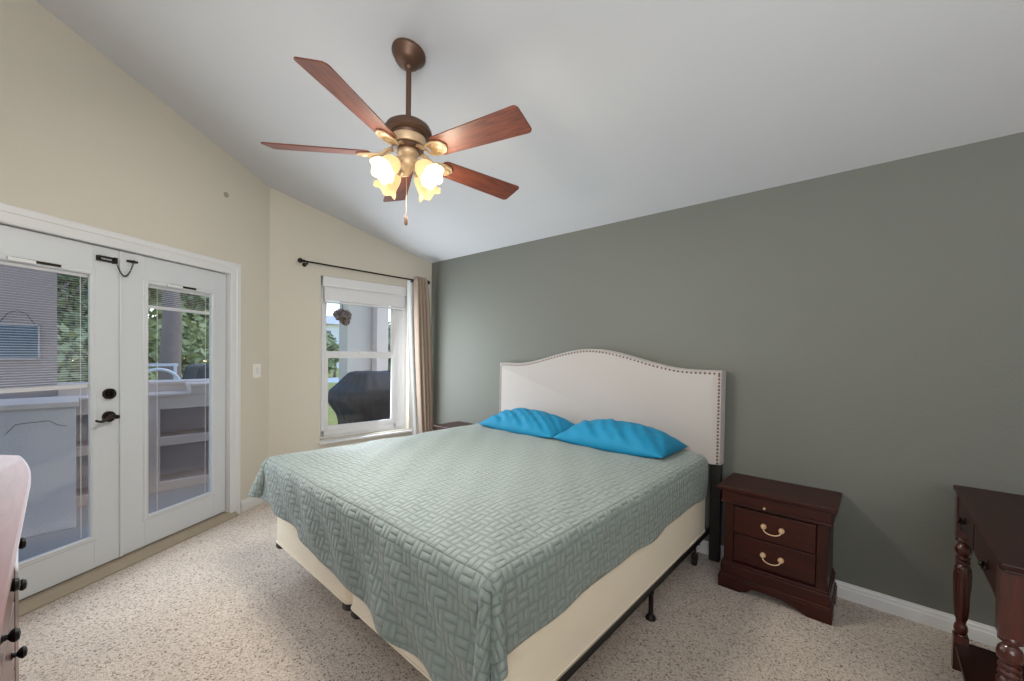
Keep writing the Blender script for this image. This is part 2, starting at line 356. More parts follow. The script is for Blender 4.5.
# ------------------------------------------------------------------ french doors
def french_door(name, u0, u1, g, label, slat_z, slat_open):
    """u0<u1 door extents, g=(ga,gb,z0,z1) glass, front face at n=.02"""
    nf, nb = .028, .072; z0, z1 = .05, 2.012
    ga, gb, gz0, gz1 = g
    mb = MB()
    mb.fbox(frL, (u0, nf, z0), (ga - .02, nb, z1)).fbox(frL, (gb + .02, nf, z0), (u1, nb, z1))
    mb.fbox(frL, (ga - .02, nf, z0), (gb + .02, nb, gz0 - .02)).fbox(frL, (ga - .02, nf, gz1 + .02), (gb + .02, nb, z1))
    d = struct(obj(name, mb, 'doorwhite', loc=frL((u0 + u1) / 2, .04, 0), bevel=.002), label, 'door')
    # raised glazing frame with mitred profile
    prof = [(0, .012), (0, -.004), (.008, -.010), (.014, -.006), (.026, -.006), (.034, .002), (.042, .006), (.042, .03)]   # outward offset, depth rel. to face
    n = len(prof); rings = []
    for cu, du, czz, dz in ((ga, -1, gz0, -1), (ga, -1, gz1, 1), (gb, 1, gz1, 1), (gb, 1, gz0, -1)):
        rings.append([frL(cu + du * o, nf + dd, czz + dz * o) for o, dd in prof])
    v = [p for r in rings for p in r]
    f = [(k * n + i, k * n + (i + 1) % n, ((k + 1) % 4) * n + (i + 1) % n, ((k + 1) % 4) * n + i) for k in range(4) for i in range(n)]
    fm = MB().add(v, f); gf = obj('glazing_frame', fm, 'doorwhite', d)
    for cu, czz in ((ga - .03, gz0 - .03), (ga - .03, gz1 + .03), (gb + .03, gz0 - .03), (gb + .03, gz1 + .03)):
        obj('screw', MB().cyl(frL(cu, nf + .003, czz), frL(cu, nf - .006, czz), .004, 8), 'greystucco', gf)
    sl = MB().fbox(frL, ((ga + gb) / 2 - .1, nf - .012, gz1 + .012), ((ga + gb) / 2 + .1, nf - .005, gz1 + .026))
    obj('slide_track', sl, 'bronze', gf, label='dark blind slide track')
    obj('slide_tab', MB().fbox(frL, ((ga + gb) / 2 + .01, nf - .02, gz1 + .004), ((ga + gb) / 2 + .12, nf - .009, gz1 + .024)), 'white', gf, bevel=.003)
    for nn in (nf + .008, nb - .008):
        obj('glass_pane', MB().fbox(frL, (ga - .005, nn - .0015, gz0 - .005), (gb + .005, nn + .0015, gz1 + .005)), 'glass', d)
    bl = MB(); k = gz1 - .02; nm = (nf + nb) / 2
    bl.fbox(frL, (ga, nm - .008, gz1 - .018), (gb, nm + .008, gz1))
    while k > slat_z:
        w = .0075
        P = [frL(ga + .004, nm - w, k - w * slat_open), frL(gb - .004, nm - w, k - w * slat_open), frL(gb - .004, nm + w, k + w * slat_open), frL(ga + .004, nm + w, k + w * slat_open)]
        bl.prism(P, (0, 0, .0007)); k -= .0135
    b_ = obj('blind', bl, 'whiteplastic', d, label='white mini blind slats between the panes')
    obj('bottom_rail', MB().fbox(frL, (ga + .003, nm - .008, slat_z - .022), (gb - .003, nm + .008, slat_z)), 'whiteplastic', b_)
    for uu in (ga + .03, gb - .08):
        obj('blind_cord', MB().fbox(frL, (uu, nm - .0008, gz0 + .003), (uu + .003, nm + .0008, gz1 - .01)), 'whiteplastic', b_)
    return d
d1 = french_door('door_1', .436, 1.212, (.568, 1.046, .255, 1.828), 'right white french door leaf with raised blinds', 1.69, .05)
d2 = french_door('door_2', 1.218, 1.991, (1.376, 1.858, .25, 1.832), 'left white french door leaf with lowered blinds and black lever', 1.175, .12)
obj('astragal', MB().fbox(frL, (1.203, .018, .05), (1.222, .030, 2.012)), 'doorwhite', d1, bevel=.004)
# lever and deadbolt on the left leaf
def disc(u, z, n0, n1, r, seg=24): return MB().cyl(frL(u, n0, z), frL(u, n1, z), r, seg)
db = obj('deadbolt', disc(1.280, 1.108, .029, .010, .033).cyl(frL(1.280, .012, 1.108), frL(1.280, .0, 1.108), .024, 20), 'bronze', d2, smooth='auto', label='dark bronze deadbolt')
obj('thumb_turn', MB().fbox(frL, (1.275, -.018, 1.09), (1.285, .002, 1.126)), 'bronze', db, bevel=.003)
hd = obj('door_handle', disc(1.283, .966, .029, .010, .033).cyl(frL(1.283, .012, .966), frL(1.283, -.04, .966), .013, 16), 'bronze', d2, smooth='auto', label='dark bronze lever handle')
lv = [frL(1.283 + t * .11, -.04 - .006 * math.sin(t * PI), .966 + .012 * math.sin(t * 2 * PI) - .006 * t) for t in [i / 10 for i in range(11)]]
obj('lever', MB().tube([frL(1.272, -.04, .966)] + lv, [.013] + [.0125 - .006 * t / 10 for t in range(11)]), 'bronze', hd, smooth=True)
# chain guard
pl = MB().fbox(frL, (1.247, .006, 1.948), (1.342, 0.0285, 1.956)).fbox(frL, (1.247, .006, 1.925), (1.342, 0.0285, 1.934)).fbox(frL, (1.332, .006, 1.925), (1.344, 0.0285, 1.956)).fbox(frL, (1.243, .004, 1.922), (1.26, 0.0285, 1.959))
cg = obj('chain_guard', pl, 'bronze', d2, label='dark bronze slotted door chain plate')
cp = [(1.248 - .092 * t, .004, 1.925 - .085 * math.sin(PI * min(1, t * .98)) ** .8 + .025 * t) for t in [i / 22 for i in range(23)]]
ch = MB()
for i in range(22):
    a = Vector(frL(*cp[i])); b = Vector(frL(*cp[i + 1])); mid = (a + b) / 2; d = (b - a).normalized() * (b - a).length * .75
    side = Vector(frL(0, 1, 0)) - Vector(frL(0, 0, 0)) if i % 2 else d.cross(Vector(frL(0, 1, 0)) - Vector(frL(0, 0, 0))).normalized()
    ch.tube([mid + d * math.cos(q * PI / 4) + side.normalized() * .0045 * math.sin(q * PI / 4) for q in range(8)], .0016, 6, True)
obj('chain', ch, 'bronze', cg, smooth=True)
kp = MB().fbox(frL, (1.125, .004, 1.95), (1.178, 0.0285, 1.963)).cyl(frL(1.155, .008, 1.957), frL(1.155, -.006, 1.957), .007, 10)
obj('chain_keeper', kp, 'bronze', d1, label='dark bronze chain keeper')

# ------------------------------------------------------------------ window
n0 = .07
wf = MB(); A, B_, Z0, Z1 = .492, 1.437, .512, 2.142
for a, b in (((A, n0, Z0), (A + .035, n0 + .05, Z1)), ((B_ - .14, n0, Z0), (B_ - .10, n0 + .05, Z1)), ((B_ - .10, n0 + .004, Z0), (B_, n0 + .05, Z1)), ((A, n0, Z0), (B_, n0 + .05, Z0 + .055)), ((A, n0, Z1 - .06), (B_, n0 + .05, Z1))): wf.fbox(frW, a, b)
wf.fbox(frW, (.455, n0 + .012, .482), (1.462, n0 + .05, .515)); wf.fbox(frW, (.455, n0 + .01, .50), (A + .002, n0 + .05, 2.152)).fbox(frW, (B_ - .002, n0 + .01, .50), (1.462, n0 + .05, 2.152)).fbox(frW, (.455, n0 + .01, Z1 - .002), (1.462, n0 + .05, 2.152))
win = struct(obj('window_1', wf, 'vinyl', loc=frW(.96, n0, Z0), bevel=.003), 'white single hung window beside the curtain', 'window')
GA, GB = .528, 1.292
us = MB()   # upper sash + meeting rail
us.fbox(frW, (GA - .012, n0 + .016, 1.36), (GA + .018, n0 + .04, 2.09)).fbox(frW, (GB - .02, n0 + .016, 1.36), (GB + .01, n0 + .04, 2.09)).fbox(frW, (GA, n0 + .016, 1.365), (GB, n0 + .04, 1.392))
obj('upper_sash', us, 'vinyl', win, bevel=.002)
ls = MB()
ls.fbox(frW, (GA - .005, n0 - .004, .56), (GA + .03, n0 + .02, 1.37)).fbox(frW, (GB - .022, n0 - .004, .56), (GB + .012, n0 + .02, 1.37)).fbox(frW, (GA, n0 - .004, .56), (GB, n0 + .02, .612)).fbox(frW, (GA, n0 - .004, 1.318), (GB, n0 + .02, 1.372))
lso = obj('lower_sash', ls, 'vinyl', win, bevel=.002)
obj('sash_lock', MB().fbox(frW, (.88, n0 - .012, 1.36), (.95, n0 + .004, 1.384)), 'vinyl', lso, bevel=.003)
obj('glass_pane', MB().fbox(frW, (GA, n0 + .026, 1.38), (GB, n0 + .029, 2.09)), 'glass', win)
obj('glass_pane', MB().fbox(frW, (GA, n0 + .008, .6), (GB, n0 + .011, 1.33)), 'glass', win)
bl = MB()
for i in range(13):
    z = 1.912 + i * .0105; w_ = .0225
    bl.prism([frW(.50, n0 - .034 - w_ * .9, z), frW(1.40, n0 - .034 - w_ * .9, z), frW(1.40, n0 - .034 + w_ * .9, z + .003), frW(.50, n0 - .034 + w_ * .9, z + .001)], (0, 0, .0098))
bs = thing('window_blind', frW(.95, n0 - .03, 1.9), 'white horizontal blind drawn up at the top of the window', 'blind')
obj('slat_stack', bl, 'whiteplastic', bs)
obj('head_rail', MB().fbox(frW, (.482, n0 - .062, 2.072), (1.412, n0 - .004, 2.146)), 'whiteplastic', bs, bevel=.004)
obj('valance', MB().fbox(frW, (.478, n0 - .074, 2.045), (1.415, n0 - .063, 2.15)).fbox(frW, (.478, n0 - .08, 2.05), (1.415, n0 - .07, 2.066)), 'vinyl', bs, bevel=.003)
obj('bottom_rail', MB().fbox(frW, (.50, n0 - .058, 1.886), (1.40, n0 - .012, 1.906)), 'vinyl', bs, bevel=.003)
obj('tilt_wand', MB().cyl(frW(.515, n0 - .066, 2.06), frW(.515, n0 - .066, 1.80), .004, 8), 'whiteplastic', bs)
sill = MB().fbox(frW, (.44, -.05, .452), (1.50, .0, .474))
struct(obj('trim_4', sill, 'white', bevel=.004), 'white window sill ledge below the window', 'sill')

# light switch
sw = thing('light_switch', frL(.147, 0, 1.147), 'white rocker light switch between the doors and the corner', 'switch')
obj('wall_plate', MB().fbox(frL, (.105, -.007, 1.145), (.189, .0, 1.268)), 'switch', sw, bevel=.003)
obj('rocker', MB().prism([frL(.132, n, z) for n, z in ((-.006, 1.176), (-.010, 1.178), (-.013, 1.207), (-.008, 1.238), (-.006, 1.238))], Vector(frL(.162, 0, 0)) - Vector(frL(.132, 0, 0))), 'white', sw)
struct(obj('trim_5', MB().cyl(frL(.467, 0, 2.65), frL(.467, -.006, 2.65), .022, 20), plain('cap_paint', (158, 148, 136), .7), loc=frL(.467, 0, 2.65), bevel=.002), 'small round greyish cap high on the tan wall', 'wall cap')

# ------------------------------------------------------------------ curtain and rod
ro = thing('curtain_rod', frW(.96, -.08, 2.24), 'thin dark curtain rod with ball finials above the window', 'curtain rod')
def rz(u): return 2.252 - .026 * (u - .26) / 1.4
obj('pole', MB().cyl(frW(.255, -.085, rz(.255)), frW(1.63, -.085, rz(1.63)), .008, 14), 'bronze', ro, smooth='auto')
for u in (.25, 1.64):
    s_ = -1 if u < 1 else 1
    obj('finial', MB().sphere(frW(u + s_ * .012, -.085, rz(u)), .024, 16, 10).cyl(frW(u - s_ * .03, -.085, rz(u)), frW(u - s_ * .008, -.085, rz(u)), .013, 12), 'bronze', ro, smooth='auto')
for u in (.30, 1.44):
    mb = MB().cyl(frW(u, 0, rz(u) - .02), frW(u, -.006, rz(u) - .02), .02, 14).cyl(frW(u, 0, rz(u) - .02), frW(u, -.085, rz(u) - .02), .006, 10)
    mb.fbox(frW, (u - .006, -.096, rz(u) - .028), (u + .006, -.074, rz(u) - .006))
    obj('bracket', mb, 'bronze', ro)
def curt(i, j):
    z = .36 + j * 1.905; top = j
    w0 = 1.45 + .10 * (1 - j) ** 1.5; w1 = 1.605 + .13 * (1 - j) ** .45
    w = w0 + (w1 - w0) * i
    a = .030 + .010 * (1 - j)
    n = -.112 + a * math.sin(i * 2 * PI * 4.5 + .5 * (1 - j)) + .008 * math.sin(i * 9 + 3 * j)
    w += .012 * math.sin(i * 2 * PI * 4.5 + 1.4)
    return frW(w, min(n, -.015), z)
cu = thing('curtain', frW(1.6, -.07, .36), 'tan pleated curtain panel gathered in the corner beside the window', 'curtain')
obj('panel', MB().grid(curt, 150, 40), 'curtain', cu, smooth=True, solid=.0025, recalc=False)
def lini(i, j):
    z = .37 + j * 1.87; w0 = 1.40 + .085 * (1 - j) ** 1.6; w = w0 + (1.70 - w0) * i
    return frW(w, -.045 + .007 * math.sin(i * 20 + 2 * j), z)
obj('lining', MB().grid(lini, 60, 30), 'lining', cu, smooth=True, solid=.0015, recalc=False, label='white curtain lining')

# ------------------------------------------------------------------ bed
BX0, BX1, BY0, BY1 = -2.745, -.842, .895, 2.93
bed = thing('bed', (-1.79, 1.95, 0), 'king bed frame with beige camelback headboard against the green wall', 'bed')
def camel(x):
    c = -1.785; hw = 1.035; t = abs(x - c) / hw
    z = 1.303
    if t < .80:
        k = t / .80; z += .142 * (1 - (k * k * (3 - 2 * k))) ** 1.0
    return z
HX0, HX1 = -2.82, -.768
def hb_outline(m=0, n=64):
    P = [(HX0 + m, .67 + m * 0)]
    for i in range(n + 1):
        x = HX0 + m + (HX1 - HX0 - 2 * m) * i / n; P.append((x, camel(x) - m))
    P.append((HX1 - m, .67)); return P
hbm = MB(); yb, yf = 3.035, 2.955
ol = hb_outline(0); i1 = hb_outline(.008); i2 = hb_outline(.034); i3 = hb_outline(.05)
N = len(ol); rings = [[(x, yb, z) for x, z in ol], [(x, yf + .014, z) for x, z in ol], [(x, yf, z) for x, z in i1], [(x, yf, z) for x, z in i2], [(x, yf - .010, z) for x, z in i3]]
v = [p for r in rings for p in r]; f = []
for k in range(4):
    for i in range(N): f.append((k * N + i, k * N + (i + 1) % N, (k + 1) * N + (i + 1) % N, (k + 1) * N + i))
f += [tuple(range(N)), tuple(range(4 * N, 5 * N))]
hbm.add(v, f)
hb = obj('headboard', hbm, 'linen', bed, smooth='auto', label='beige linen headboard with nailhead trim')
# nailheads along the inner border
path = [(HX1 - .021, .68 + .0235 * i) for i in range(26)]
L_ = []; x = HX1 - .021
pts = hb_outline(.021, 200)[1:-1][::-1]; acc = 0; last = pts[0]; L_.append(last)
for p in pts[1:]:
    acc += math.hypot(p[0] - last[0], p[1] - last[1]); last = p
    if acc >= .0245: L_.append(p); acc = 0
path += L_; left = [(HX0 + .021, .72 + .0245 * i) for i in range(23)]
allp = path + left
proto = None
nm = MB().sphere((0, 0, 0), .0078, 10, 6, (1, .55, 1))
for i, (px, pz) in enumerate(allp[:100]):
    if proto is None:
        proto = obj('nail_head', nm, 'nail', hb, smooth=True); o = proto
        me = o.data
        for vv in me.vertices: vv.co = Vector(vv.co) + worldloc(hb)
    else:
        o = proto.copy(); COL.objects.link(o); o.parent = hb
    o.location = Vector((px, yf - .0005, pz)) - worldloc(hb)
rest = MB()
for px, pz in allp[100:]: rest.sphere((px, yf - .0005, pz), .0078, 8, 5, (1, .55, 1))
ro_ = obj('nail_row', rest, 'nail', hb, smooth=True); ro_['kind'] = 'stuff'
for a, b in ((HX0 + .01, HX0 + .075), (HX1 - .07, HX1 - .005)):
    obj('headboard_leg', MB().box((a, 2.985, 0), (b, 3.03, .70)), 'darkleg', bed, bevel=.003, label='black headboard leg')
RX0, RX1 = -2.76, -.838
for a, b in ((RX1 - .032, RX1 + .002), (RX0 - .002, RX0 + .032)):
    s = a if b > -1.5 and b > RX1 - .01 else None
    mb = MB()
    if b > -1.5: mb.box((b - .004, BY0 + .02, .182), (b, 2.985, .226)).box((a, BY0 + .02, .182), (b, 2.985, .187))
    else: mb.box((a, BY0 + .02, .182), (a + .004, 2.985, .226)).box((a, BY0 + .02, .182), (b, 2.985, .187))
    obj('side_rail', mb, 'black', bed, label='black steel side rail')
for y in (1.12, 2.10, 2.84): obj('cross_rail', MB().box((RX0, y - .016, .168), (RX1 - .01, y + .016, .174)).box((RX0, y - .016, .15), (RX1 - .01, y - .012, .174)), 'black', bed)
obj('centre_rail', MB().box((-1.81, BY0 + .05, .172), (-1.77, 2.985, .182)), 'black', bed)
for x in (RX1 - .03, -1.79, RX0 + .03):
    for y in (1.18, 2.10):
        obj('leg', MB().cyl((x, y, .02), (x, y, .18), .0125, 12).lathe([(.026, 0), (.026, .012), (.016, .026)], (x, y, 0), 14), 'black', bed, smooth='auto', label='black steel leg with round foot')
for x in (RX1 - .045, RX0 + .045):
    mb = MB().cyl((x, 2.84, .07), (x, 2.84, .18), .008, 10).cyl((x - .011, 2.84, .027), (x + .011, 2.84, .027), .027, 18)
    mb.box((x - .016, 2.825, .04), (x + .016, 2.855, .075)); obj('caster', mb, 'blackplastic', bed, smooth='auto', label='black caster wheel')
# box springs
def rbox(x0, x1, y0, y1, z0, z1, r, seg=5):
    P = []
    for cx, cy, a0 in ((x1 - r, y1 - r, 0), (x0 + r, y1 - r, PI / 2), (x0 + r, y0 + r, PI), (x1 - r, y0 + r, 1.5 * PI)):
        for k in range(seg + 1):
            a = a0 + PI / 2 * k / seg; P.append((cx + r * math.cos(a), cy + r * math.sin(a)))
    return MB().prism([(x, y, z0) for x, y in P], (0, 0, z1 - z0))
xm = (BX0 + BX1) / 2
for k, (a, b, lab) in enumerate(((BX0, xm - .007, 'cream fabric box spring on the window side of the bed'), (xm + .007, BX1, 'cream fabric box spring on the nightstand side of the bed'))):
    t = thing('box_spring', ((a + b) / 2, 1.92, .21), lab, 'box spring', 'box springs under the mattress')
    obj('cover', rbox(a, b, BY0, BY1, .21, .468, .035), 'spring', t, bevel=.008, smooth='auto')
    pi = MB()
    for z in (.463, .222): pi.tube([(x, y, z) for x, y, _ in rbox(a - .002, b + .002, BY0 - .002, BY1, z, z + .1, .035).v[:24]], .005, 6, True)
    obj('piping', pi, 'spring', t, smooth=True)
    for cx, cy in ((a, BY0), (b, BY0), (a, BY1), (b, BY1)):
        sx = 1 if cx == a else -1; sy = 1 if cy == BY0 else -1
        x0, x1 = sorted((cx - sx * .004, cx + sx * .075)); y0, y1 = sorted((cy - sy * .004, cy + sy * .075))
        obj('corner_guard', rbox(x0, x1, y0, y1, .186, .218, .032), 'blackplastic', t, bevel=.003, label='black plastic corner guard')
mt_ = thing('mattress', (-1.79, 1.92, .47), 'king mattress in teal fitted sheet, hidden under the sage quilt', 'mattress')
obj('fitted_sheet', rbox(BX0 + .02, BX1 - .05, BY0 + .05, BY1 + .005, .47, .69, .07, 6), 'teal', mt_, bevel=.03, smooth='auto')

# quilt
QX0, QX1, QY0, QY1, QZ, QR = -2.80, -.885, .905, 2.925, .738, .075
def qdrop(x): # foot overhang length, longer to the right
    t = min(1, max(0, (x - QX0) / (QX1 - QX0))); return .275 + .20 * t
QL, QRt = .21, .285
def wrk(s, t, d):
    a = .0035 * math.sin(7 * s + 3 * t) + .003 * math.sin(11 * t - 5 * s + 1) + .002 * math.sin(23 * s + 17 * t)
    return a
def quilt_pt(i, j):
    s0, s1 = QX0 - QL, QX1 + QRt
    s = s0 + (s1 - s0) * i
    t0 = QY0 - qdrop(s); t = t0 + (QY1 - t0) * j
    dx = (QX0 - s) if s < QX0 else (s - QX1 if s > QX1 else 0); sx = -1 if s < QX0 else 1
    dy = max(0, QY0 - t)
    cx = min(max(s, QX0), QX1); cy = max(t, QY0)
    if dx <= 0 and dy <= 0:
        edge = min(s - QX0, QX1 - s, t - QY0); k = max(0, 1 - edge / .30)
        z = QZ + wrk(s, t, 0) * 1.2 - .02 * k * k + .010 * math.sin((t - .9) * 2.2) * (1 - k)
        return (s, t, z)
    corner = dx > 0 and dy > 0
    p = 4.5 if sx < 0 else 2.2
    d = (dx ** p + dy ** p) ** (1 / p) if corner else max(dx, dy)
    th = math.atan2(dy, dx) if corner else (PI / 2 if dy > 0 else 0)
    if dx > 0 and not corner: d *= 1 + .035 * math.sin(t * 7) + .02 * math.sin(t * 16 + 1)
    dirx, diry = sx * math.cos(th), -math.sin(th)
    if not corner: dirx, diry = (sx, 0) if dx > 0 else (0, -1)
    # fold modulation
    if corner:
        if sx > 0:
            u = th / (PI / 2); fold = .5 + .5 * math.cos(2 * PI * 2 * (u - .25)); flare = .03 + .16 * fold * math.sin(PI * u) * 1.9
        else:
            u = th / (PI / 2); flare = .10 + .36 * math.sin(PI * u) ** 1.2 - .04 * u
    elif dy > 0:
        flare = .06 + .03 * math.sin(s * 9 + 1) + .03 * math.sin(s * 17)
        kk = max(0, 1 - (s - QX0) / .5); flare = flare * (1 - kk) + .06 * kk; k2 = max(0, 1 - (QX1 - s) / .25); flare = flare * (1 - k2) + .03 * k2
    else:
        flare = (.10 if sx < 0 else .03) + .012 * math.sin(t * 8) * min(1, (t - QY0) / .3)
    q = QR * PI / 2
    if d < q:
        a = d / QR; ho = QR * math.sin(a) * (.55 + flare); ve = QR * (1 - math.cos(a))
    else:
        e = d - q; ang = math.atan(flare * 1.15); ho = QR * (.55 + flare) + e * math.sin(ang); ve = QR + e * math.cos(ang)
    w = wrk(s, t, d) * 1.0
    if dy > 0 and not corner: w += .007 * math.sin(s * 24 + t * 30) * min(1, dy / .12)
    return (cx + dirx * (ho + w), cy + diry * (ho + w), QZ - .02 - ve + wrk(s, t, 0) * .5)
NU, NV = 230, 250
qm = MB().grid(quilt_pt, NU, NV)
q_ = obj('quilt', qm, 'quilt', loc=(-1.79, 1.9, .73), smooth=True, recalc=False)
uvl = q_.data.uv_layers.new(name='UVMap')
s0, s1 = QX0 - QL, QX1 + QRt
for lp in q_.data.loops:
    vi = lp.vertex_index; i = (vi % (NU + 1)) / NU; j = (vi // (NU + 1)) / NV
    s = s0 + (s1 - s0) * i; t0 = QY0 - qdrop(s); uvl.data[lp.index].uv = (s, t0 + (QY1 - t0) * j)
sm = q_.modifiers.new('solid', 'SOLIDIFY'); sm.thickness = .010; sm.offset = 1
tag(q_, 'sage green quilt with basketweave stitching spread over the king bed', 'quilt')

# pillows
def pillow(cx, cy, zb, w, dp, th, seed, rotz, lean, label):
    rnd = random.Random(seed); ph = [rnd.uniform(0, 6) for _ in range(8)]
    mb = MB(); nu, nv = 80, 54
    def P(sgn):
        def fn(i, j):
            u = 2 * i - 1; v = 2 * j - 1
            e = max(0, (1 - abs(u) ** 2.4)) ** .62 * max(0, (1 - abs(v) ** 2.2)) ** .60
            px = u * w / 2 * (1 + .03 * v * v - .015 * (1 - u * u)); py = v * dp / 2 * (1 + .05 * abs(u) ** 3)
            if sgn < 0: return (px, py, .030 - .03 * min(1, e * 3))
            q = 9 * (u * 1.25 + v * .75) + 1.2 * math.sin(3 * v + ph[0])
            wr = .0065 * math.sin(q + ph[1]) + .005 * math.sin(1.9 * q + ph[2] + 1.5 * v) + .002 * math.sin(17 * u - 11 * v + ph[3]) + .0012 * math.sin(33 * u + 8 * v + ph[5])
            wr *= min(1, e * 1.6) * (1 if v < .2 else .35)
            lump = 1 + .06 * math.sin(2.2 * u + ph[4])
            z = .030 + (th - .03) * e * lump * (1 + lean * v) + wr
            return (px, py - .35 * wr, z)
        return fn
    mb.grid(P(1), nu, nv); mb.grid(P(-1), nu, nv)
    R = Matrix.Rotation(rotz, 3, 'Z')
    mb.v = [tuple(R @ Vector(p) + Vector((cx, cy, zb))) for p in mb.v]
    o = obj('pillow', mb, 'teal', loc=(cx, cy, zb), smooth=True)
    bm = bmesh.new(); bm.from_mesh(o.data); bmesh.ops.remove_doubles(bm, verts=bm.verts, dist=.0006); bmesh.ops.recalc_face_normals(bm, faces=bm.faces); bm.to_mesh(o.data); bm.free()
    tag(o, label, 'pillow', 'teal pillows against the headboard'); return o
pillow(-2.225, 2.715, .738, .80, .44, .175, 3, -.02, .12, 'teal pillow on the window side of the bed, farther from the nightstand drawers')
pillow(-1.395, 2.712, .738, .82, .44, .182, 5, .0, .12, 'teal pillow on the right half of the bed, nearest the red nightstand')

# ------------------------------------------------------------------ nightstands
def nightstand(x0, label):
    t = thing('nightstand', (x0 + .287, 2.88, 0), label, 'nightstand', 'cherry nightstands')
    X = lambda v_: x0 + v_
    w = .575; yf = 2.70; yb = 3.045
    obj('top', MB().box((X(0), yf - .018, .596), (X(w), yb, .618)).box((X(.008), yf - .008, .586), (X(w - .008), yb, .597)), 'cherry', t, bevel=.004)
    obj('frieze', MB().box((X(.022), yf - .002, .53), (X(w - .022), yb, .588)).box((X(.018), yf - .008, .518), (X(w - .018), yb, .531)), 'cherry', t, bevel=.004)
    obj('frieze_knob', MB().sphere((X(.247), yf - .008, .533), .008, 10, 8), 'brass', t, smooth=True, label='small brass knob')
    bm_ = MB().box((X(.036), yf + .012, .15), (X(.086), yb, .522)).box((X(w - .086), yf + .012, .15), (X(w - .036), yb, .522)).box((X(.07), yf + .03, .15), (X(w - .07), yb, .522))
    bm_.box((X(.08), yf + .014, .342), (X(w - .08), yf + .04, .349)).box((X(.08), yf + .014, .505), (X(w - .08), yf + .04, .522))
    obj('case', bm_, 'cherryz', t, bevel=.003)
    for za, zb in ((.351, .502), (.182, .340)):
        dr = obj('drawer', MB().box((X(.089), yf + .008, za), (X(w - .089), yf + .035, zb)), 'cherry', t, bevel=.004)
        zc = (za + zb) / 2
        for xx in (.244, .331): obj('rosette', MB().cyl((X(xx), yf + .009, zc), (X(xx), yf - .004, zc), .014, 16).sphere((X(xx), yf - .006, zc), .009, 10, 8), 'brass', dr, smooth='auto', label='brass rosette')
        bp = [(X(.2875) + .0435 * math.cos(a), yf - .010 - .014 * math.sin(a), zc - .003 - .026 * math.sin(a) ** .8) for a in [PI * k / 14 for k in range(15)]]
        obj('bail_handle', MB().tube(bp, .0032, 8), 'brass', dr, smooth=True, label='brass bail handle')
    pl_ = MB().box((X(.022), yf + .002, .084), (X(w - .022), yb, .150)).box((X(.028), yf + .006, .148), (X(w - .028), yb, .165)).box((X(.016), yf - .003, .068), (X(w - .016), yb, .088))
    obj('plinth', pl_, 'cherry', t, bevel=.006)
    a, b = X(.012), X(w - .012)
    fp = [(a, 0), (a, .072), (b, .072), (b, 0), (b - .105, 0), (b - .13, .012), (b - .17, .028), (b - .24, .044), (a + .24, .044), (a + .18, .042), (a + .155, .016), (a + .115, 0)]
    obj('bracket_foot_apron', MB().prism([(x, yf - .006, z) for x, z in fp], (0, .022, 0)), 'cherry', t, bevel=.003)
    for xx in (a, b - .02):
        fs = [(yf + .017, 0), (yf + .017, .07), (yb, .072), (yb, 0), (yb - .1, 0), (yb - .13, .04), (yf + .13, .04), (yf + .10, 0)]
        obj('side_apron', MB().prism([(xx, y, z) for y, z in fs], (.02, 0, 0)), 'cherry', t, bevel=.002)
    return t
nightstand(-.712, 'red cherry two-drawer nightstand with brass handles right of the bed')
nightstand(-3.53, 'cherry nightstand behind the bed beside the curtain, only its top showing')

# ------------------------------------------------------------------ console table
ct = thing('console_table', (.48, 2.3, 0), 'dark cherry console table with turned legs at the right edge', 'table')
cx0, cx1, cy0, cy1, ctz = .272, .70, 1.805, 2.785, .82
obj('top', MB().box((cx0, cy0, ctz - .02), (cx1, cy1, ctz)).box((cx0 + .006, cy0 + .006, ctz - .028), (cx1 - .006, cy1 - .006, ctz - .019)), 'cherrydark', ct, bevel=.006)
ax0, ay0, ay1, ax1 = cx0 + .006, cy0 + .02, cy1 - .03, cx1 - .006
ap = MB()
def apron_profile(a, b, n=20):
    P = [(a, ctz - .028), (b, ctz - .028)]
    for i in range(n + 1):
        t = i / n; y = b + (a - b) * t; P.append((y, .625 + .045 * math.sin(PI * t) ** .5)); 
    return P
ap.prism([(ax0 + .012, y, z) for y, z in apron_profile(ay0 + .03, ay1 - .03)], (.018, 0, 0))
ap.prism([(ax1 - .03, y, z) for y, z in apron_profile(ay0 + .03, ay1 - .03)], (.018, 0, 0))
ap.prism([(y, ay0 + .012, z) for y, z in apron_profile(ax0 + .03, ax1 - .03)], (0, .018, 0))
ap.prism([(y, ay1 - .03, z) for y, z in apron_profile(ax0 + .03, ax1 - .03)], (0, .018, 0))
obj('apron', ap, 'cherrydark', ct, bevel=.002)
ym = (ay0 + ay1) / 2
obj('drawer_divider', MB().box((ax0 + .006, ym - .012, .672), (ax0 + .02, ym + .012, ctz - .03)), 'cherrydarkz', ct, bevel=.002)
for a, b in ((ay0 + .06, ym - .018), (ym + .018, ay1 - .06)):
    dr = obj('drawer', MB().box((ax0 + .004, a, .678), (ax0 + .016, b, ctz - .034)), 'cherrydark', ct, bevel=.003)
    yc = (a + b) / 2 - (.06 if a < ym - .1 else 0)
    kn = MB(); rot = Matrix.Rotation(-PI / 2, 3, 'Y')
    kn.lathe([(.014, 0), (.014, .003), (.005, .005), (.005, .010), (.009, .014), (.011, .018), (.008, .022), (.002, .024)], (ax0 + .004, yc, .735), 16, rot)
    kn.tube([(ax0 - .004, yc - .03, .735), (ax0 - .008, yc - .018, .722), (ax0 - .010, yc, .716), (ax0 - .008, yc + .018, .722), (ax0 - .004, yc + .03, .735)], .0035, 8)
    obj('drawer_pull', kn, 'bronze', dr, smooth='auto', label='dark ornate drawer pull')
